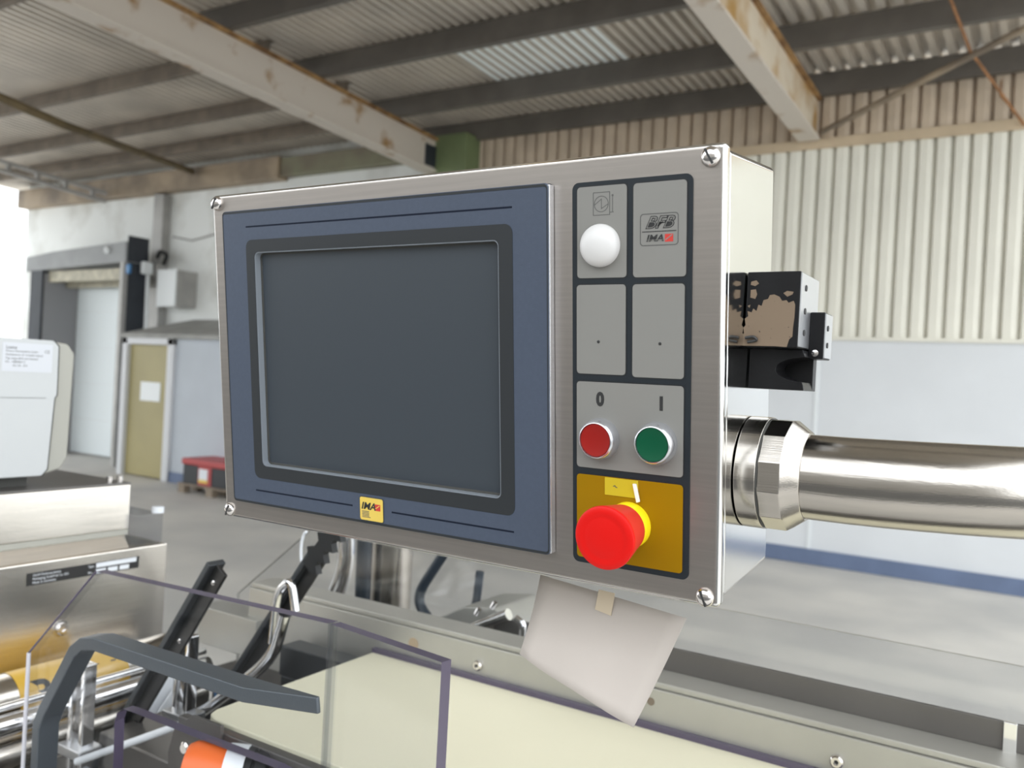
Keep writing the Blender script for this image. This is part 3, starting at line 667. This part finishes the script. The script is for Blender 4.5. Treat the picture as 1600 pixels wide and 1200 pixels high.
D(MB().tube(bend([at(445, 960, Y=.955), at(425, 1030, Y=.955), at(330, 1105, Y=.955), at(300, 1120, Y=.955)]), .010, 12), 'curved_tube', 'chrome', smooth=True)
t = thing('toothed_strip', 'black toothed rubber strip poking out under the operator panel', 'strip', at(480, 884, Y=.95))
a, b = at(478, 886, Y=.955), at(528, 818, Y=.955); d = b - a; s = Vector((0, 1, 0)).cross(d).normalized(); pg = []
for k in range(13):
    f = k / 12; pg.append(a + d * f + s * (.011 + (.012 if k % 3 == 1 else 0)))
pg += [a + d * (1 - k / 12) - s * (.010 + (.010 if k % 4 == 1 else 0)) for k in range(13)]
D(MB().prism(pg, (0, .012, 0)), 'strip', 'rubber')

# hardware behind the rail
t = thing('steel_column', 'polished stainless round column behind the rail', 'column', (-1.195, 1.45, .98))
D(MB().tube([(-1.195, 1.45, .98), (-1.195, 1.45, 1.33)], .045, 40), 'shaft', 'pipe_steel', smooth=True); D(MB().lathe([(.047, 0), (.047, .012)], (-1.195, 1.45, 1.33), (0, 0, 1), 40), 'cap', 'steel_dull')
t = thing('gas_spring', 'dark blue gas spring standing beside the stainless column', 'gas spring', (-1.24, 1.38, .98))
q = at(566, 948, Y=1.38)
D(MB().tube([(q.x, 1.38, q.z), (q.x - .004, 1.38, 1.30)], .0165, 20), 'cylinder', 'gas_blue', smooth=True); D(MB().tube([(q.x, 1.38, .98), (q.x, 1.38, q.z)], .006, 10), 'rod', 'black_bar', smooth=True)
t = thing('bent_tube', 'thick bent chrome tube beside the dark gas spring', 'tube', at(505, 970, Y=1.44))
D(MB().tube(bend([at(540, 815, Y=1.44), at(541, 890, Y=1.44), at(500, 985, Y=1.44), Vector((-1.36, 1.44, .98))]), .0200, 20), 'tube', 'chrome', smooth=True)
pipe('hose', bend([at(697, 860, Y=1.40), at(648, 935, Y=1.40), at(685, 990, Y=1.38), Vector((-.93, 1.36, 1.02)), Vector((-.90, 1.36, .98))]), .0105, 'cable', 'dark blue hose curving down to the valve block', 'hose', 14)
pipe('hose', [at(750, 893, Y=1.42), at(745, 935, Y=1.42), at(736, 975, Y=1.42), Vector((-.95, 1.42, .985))], .0085, 'cable', 'short dark blue hose end standing in the valve block', 'hose', 14)
t = thing('valve_block', 'wedge shaped stainless valve block behind the rail', 'valve block', (-.85, 1.30, .98))
D(MB().prism([at(640, 985, Y=1.30), at(724, 948, Y=1.30), at(772, 950, Y=1.30), at(830, 1008, Y=1.30), Vector((-.60, 1.30, .98)), Vector((-1.05, 1.30, .98))], (0, .14, 0)), 'body', 'steel_rail', bevel=.003)
D(MB().tube([at(708, 994, Y=1.28), at(795, 960, Y=1.28)], .0105, 14), 'front_bar', 'chrome', smooth=True)
D(MB().box(at(772, 962, Y=1.285), at(828, 1030, Y=1.295)), 'face_plate', 'steel_dull', bevel=.002)
D(MB().tube(bend([at(806, 965, Y=1.27), at(818, 975, Y=1.27), at(815, 1005, Y=1.27)]), .006, 10), 'lug', 'chrome', smooth=True)
for px, py in ((747, 955), (772, 945)): D(MB().tube([at(px - 3, py + 5, Y=1.285), at(px + 2, py - 4, Y=1.285)], .0045, 10), 'nut', 'screw', smooth=True)

# ------------------------------------------------------------------ stainless cabinet on the left
XC = -1.5
t = thing('machine_cabinet', 'stainless machine cabinet with black rating plate, left of the clear guard', 'cabinet', (-1.9, .8, 0))
e1, e0 = at(262, 848, X=XC), at(245, 1015, X=XC)
D(MB().box((-2.3, .30, 1.030), (XC, e1.y, 1.2395)), 'lower_box', 'steel_cab', bevel=.0025)
D(MB().box((-2.3, .30, 0), (-1.62, e1.y - .02, 1.030)), 'plinth', 'steel_dull', bevel=.004)
u1 = at(205, 757, X=XC - .03)
D(MB().box((-2.3, .30, 1.272), (XC - .03, u1.y, u1.z)), 'upper_box', 'steel_cab', bevel=.002)
D(MB().box((-2.3, .30, 1.262), (XC - .028, u1.y - .003, 1.272)), 'cream_gasket', 'unit_beige')
D(MB().prism([(XC - .012, .30, 1.2395), (XC - .030, .30, 1.262), (-2.2, .30, 1.262), (-2.2, .30, 1.2395)], (0, u1.y - .31, 0)), 'sloping_ledge', 'steel_cab')
D(MB().box((-2.3, .30, u1.z), (XC - .031, u1.y, u1.z + .004)), 'lid_mat', 'steel_dull')
for py in (.012, .034): D(MB().tube([(XC - .05, u1.y - py, u1.z), (XC - .05, u1.y - py, u1.z + .016)], .006, 12), 'lid_bolt', 'screw', smooth=True)
c = MB().box((-1.75, u1.y + .004, 1.2405), (XC - .012, e1.y - .004, 1.300)); D(c, 'clear_cover', 'clear_box', bevel=.003)
D(MB().tube([(XC - .02, e1.y - .012, 1.300), (XC - .02, e1.y - .012, 1.312)], .012, 16), 'cover_knob', 'label_white', smooth=True)
q = at(95, 982, X=XC); sb = D(MB().lathe([(.015, 0), (.015, .001), (.011, .0015), (.011, .007), (.009, .009), (.0045, .009), (.004, .005), (0, .005)], q, (1, 0, 0), 24), 'socket_bolt', 'screw', smooth=True)
# rating plate
p0, p1, p2, p3 = (at(x, y, X=XC) for x, y in ((42, 896), (217, 869), (216, 886), (41, 917)))
zt, zb = (p0.z + p1.z) / 2, (p2.z + p3.z) / 2
rp = D(MB().box((XC, p0.y, zb), (XC + .001, p1.y, zt)), 'rating_plate', 'ink')
def sub(o): return o
yb = at(150, 880, X=XC).y
sub(MB().box((XC + .001, yb, (zt + zb) / 2 + .002), (XC + .0014, p1.y - .006, zt - .001)).build('white_field', 'label_white', rp))
for k in range(3): sub(MB().box((XC + .001, yb + .024 * k, zb + .002), (XC + .0014, yb + .020 + .024 * k, (zt + zb) / 2 - .001)).build('white_field', 'label_white', rp))
FX = Matrix(((0, 0, 1, 0), (1, 0, 0, 0), (0, 1, 0, 0), (0, 0, 0, 1)))     # text lying in a plane that faces +X
def tx(s, y, h, size, m, par, **k): return text('lettering', s, size, m, par, T((par_x, y, h)) @ FX, **k)
par_x = XC + .0012
hgt = (zt - zb)
for i, s in enumerate(('OLW Packmaschinen', 'Packaging GmbH & Co. KG', 'Made in Germany')): sub(tx(s, p0.y + .010, zt - hgt * (.22 + .29 * i), hgt * .26, 'label_white', rp, align='LEFT', z=.0001))
sub(tx('Type', yb - .016, zt - hgt * .25, hgt * .26, 'label_white', rp, align='LEFT', z=.0001)); sub(tx('No.', yb - .016, zt - hgt * .75, hgt * .26, 'label_white', rp, align='LEFT', z=.0001))

# marking unit on the cabinet
XU = XC - .055
t = thing('code_reader_unit', 'light grey and beige electronics housing with white type label on the cabinet', 'housing', (-1.7, .8, u1.z))
a, b, c, d = (at(x, y, X=XU) for x, y in ((93, 533), (0, 527), (82, 746), (121, 546)))
zT, zB, yE = a.z, c.z + .004, a.y
prof = [(.30, zT), (yE - .010, zT), (yE, zT - .010), (yE + .001, zT - .10), (yE - .003, zT - .105), (yE - .010, zB + .012), (yE - .020, zB), (.30, zB)]
D(MB().prism([(XU - .26, y, z) for y, z in prof], (.26, 0, 0)), 'front_shell', 'unit_light', bevel=.002)
prof2 = [(yE - .02, zT - .001), (yE + .020, zT - .004), (yE + .034, zT - .022), (yE + .030, zB + .030), (yE + .016, zB + .010), (yE - .015, zB + .001)]
D(MB().prism([(XU - .255, y, z) for y, z in prof2], (.250, 0, 0)), 'rear_shell', 'unit_beige', bevel=.004)
gp = [(yE - .0095, zT + .0006), (yE + .0006, zT - .010), (yE + .0016, zT - .10), (yE - .0024, zT - .105), (yE - .0094, zB + .012), (yE - .0195, zB)]
D(MB().bar([(XU - .002, y, z) for y, z in gp], (.003, 0, 0), .0016), 'joint', 'gap')
D(MB().box((XU, .30, (zT + zB) / 2 + .018), (XU + .0004, yE - .02, (zT + zB) / 2 + .0188)), 'seam', 'gap')
D(MB().box((XU - .24, .32, u1.z + .004), (XU - .03, yE - .03, zB)), 'foot', 'gap')
q0, q1 = at(4, 537, X=XU), at(92, 583, X=XU)
lb = D(MB().box((XU, q0.y, q1.z), (XU + .0005, yE - .012, zT - .008)), 'type_label', 'unit_label')
par_x = XU + .0006
def sub2(o): return o
H = zT - .008 - q1.z; z0 = zT - .008
for i, (s, k, dy) in enumerate((('Laetus', .155, 0), ('Romaco Pharmatechnik GmbH', .095, 0), ('Sandwiesenstr. 27  D-64665 Alsbach', .095, 0), ('Typ: argus 6012 mit Netzteil', .105, 0), ('Nr.:  10800067 2', .105, 0), ('DC 24 - 32V', .105, .013))):
    sub2(tx(s, q0.y + .006 + dy, z0 - H * (.17 + .125 * i), H * k, 'ink' if i == 0 else 'ink_grey', lb, align='LEFT', z=.00005, sx=.92))
sub2(tx('CE', yE - .022, z0 - H * .27, H * .16, 'ink_grey', lb, z=.00005))

# roller with yellow decal and the rods under the cabinet
XT = -1.41
q = at(100, 1072, X=XT); r = .046
t = thing('roller', 'stainless roller with yellow decal under the machine cabinet', 'roller', q)
D(MB().tube([(XT, .35, q.z), (XT, 1.085, q.z)], r, 40), 'barrel', 'pipe_steel', smooth=True)
y0, y1 = at(25, 1090, X=XT + .03).y, at(195, 1045, X=XT + .03).y
D(MB().tube([(XT, y0, q.z), (XT, y1, q.z)], r + .0006, 40, cap=False), 'decal', 'decal_yellow', smooth=True)
def onroll(s, y, size):
    o = text('lettering', s, size, 'gas_blue', None, Matrix.Identity(4), bold=.002, z=.0001)
    for v in o.data.vertices:
        a = .30 + v.co.y / r; v.co = Vector((XT + math.cos(a) * (r + .0012), y + v.co.x, q.z + math.sin(a) * (r + .0012)))
    o.parent = t; o.matrix_parent_inverse = T(-t.location); return o
yy = at(58, 1075, X=XT + .03).y; onroll('P', yy, .062); onroll('V', at(163, 1040, X=XT + .03).y, .062)
D(MB().box((XT - .22, 1.03, q.z - .02), (XT + .02, 1.06, q.z + .02)), 'bearing_block', 'steel_dull', bevel=.003)
for px, py, X, rr, lab in ((100, 1079, -1.33, .006, 'thin bright chrome rod running below the decal roller'), (100, 1106, -1.32, .016, 'thick polished rod below the thin chrome rod'), (100, 1150, -1.34, .030, 'broad stainless tube lowest under the machine cabinet')):
    q = at(px, py, X=X); tag(MB().tube([(X, .40, q.z), (X, 1.08, q.z)], rr, 24).build('guide_rod', 'chrome' if rr < .02 else 'pipe_steel', smooth=True), lab, 'rod')
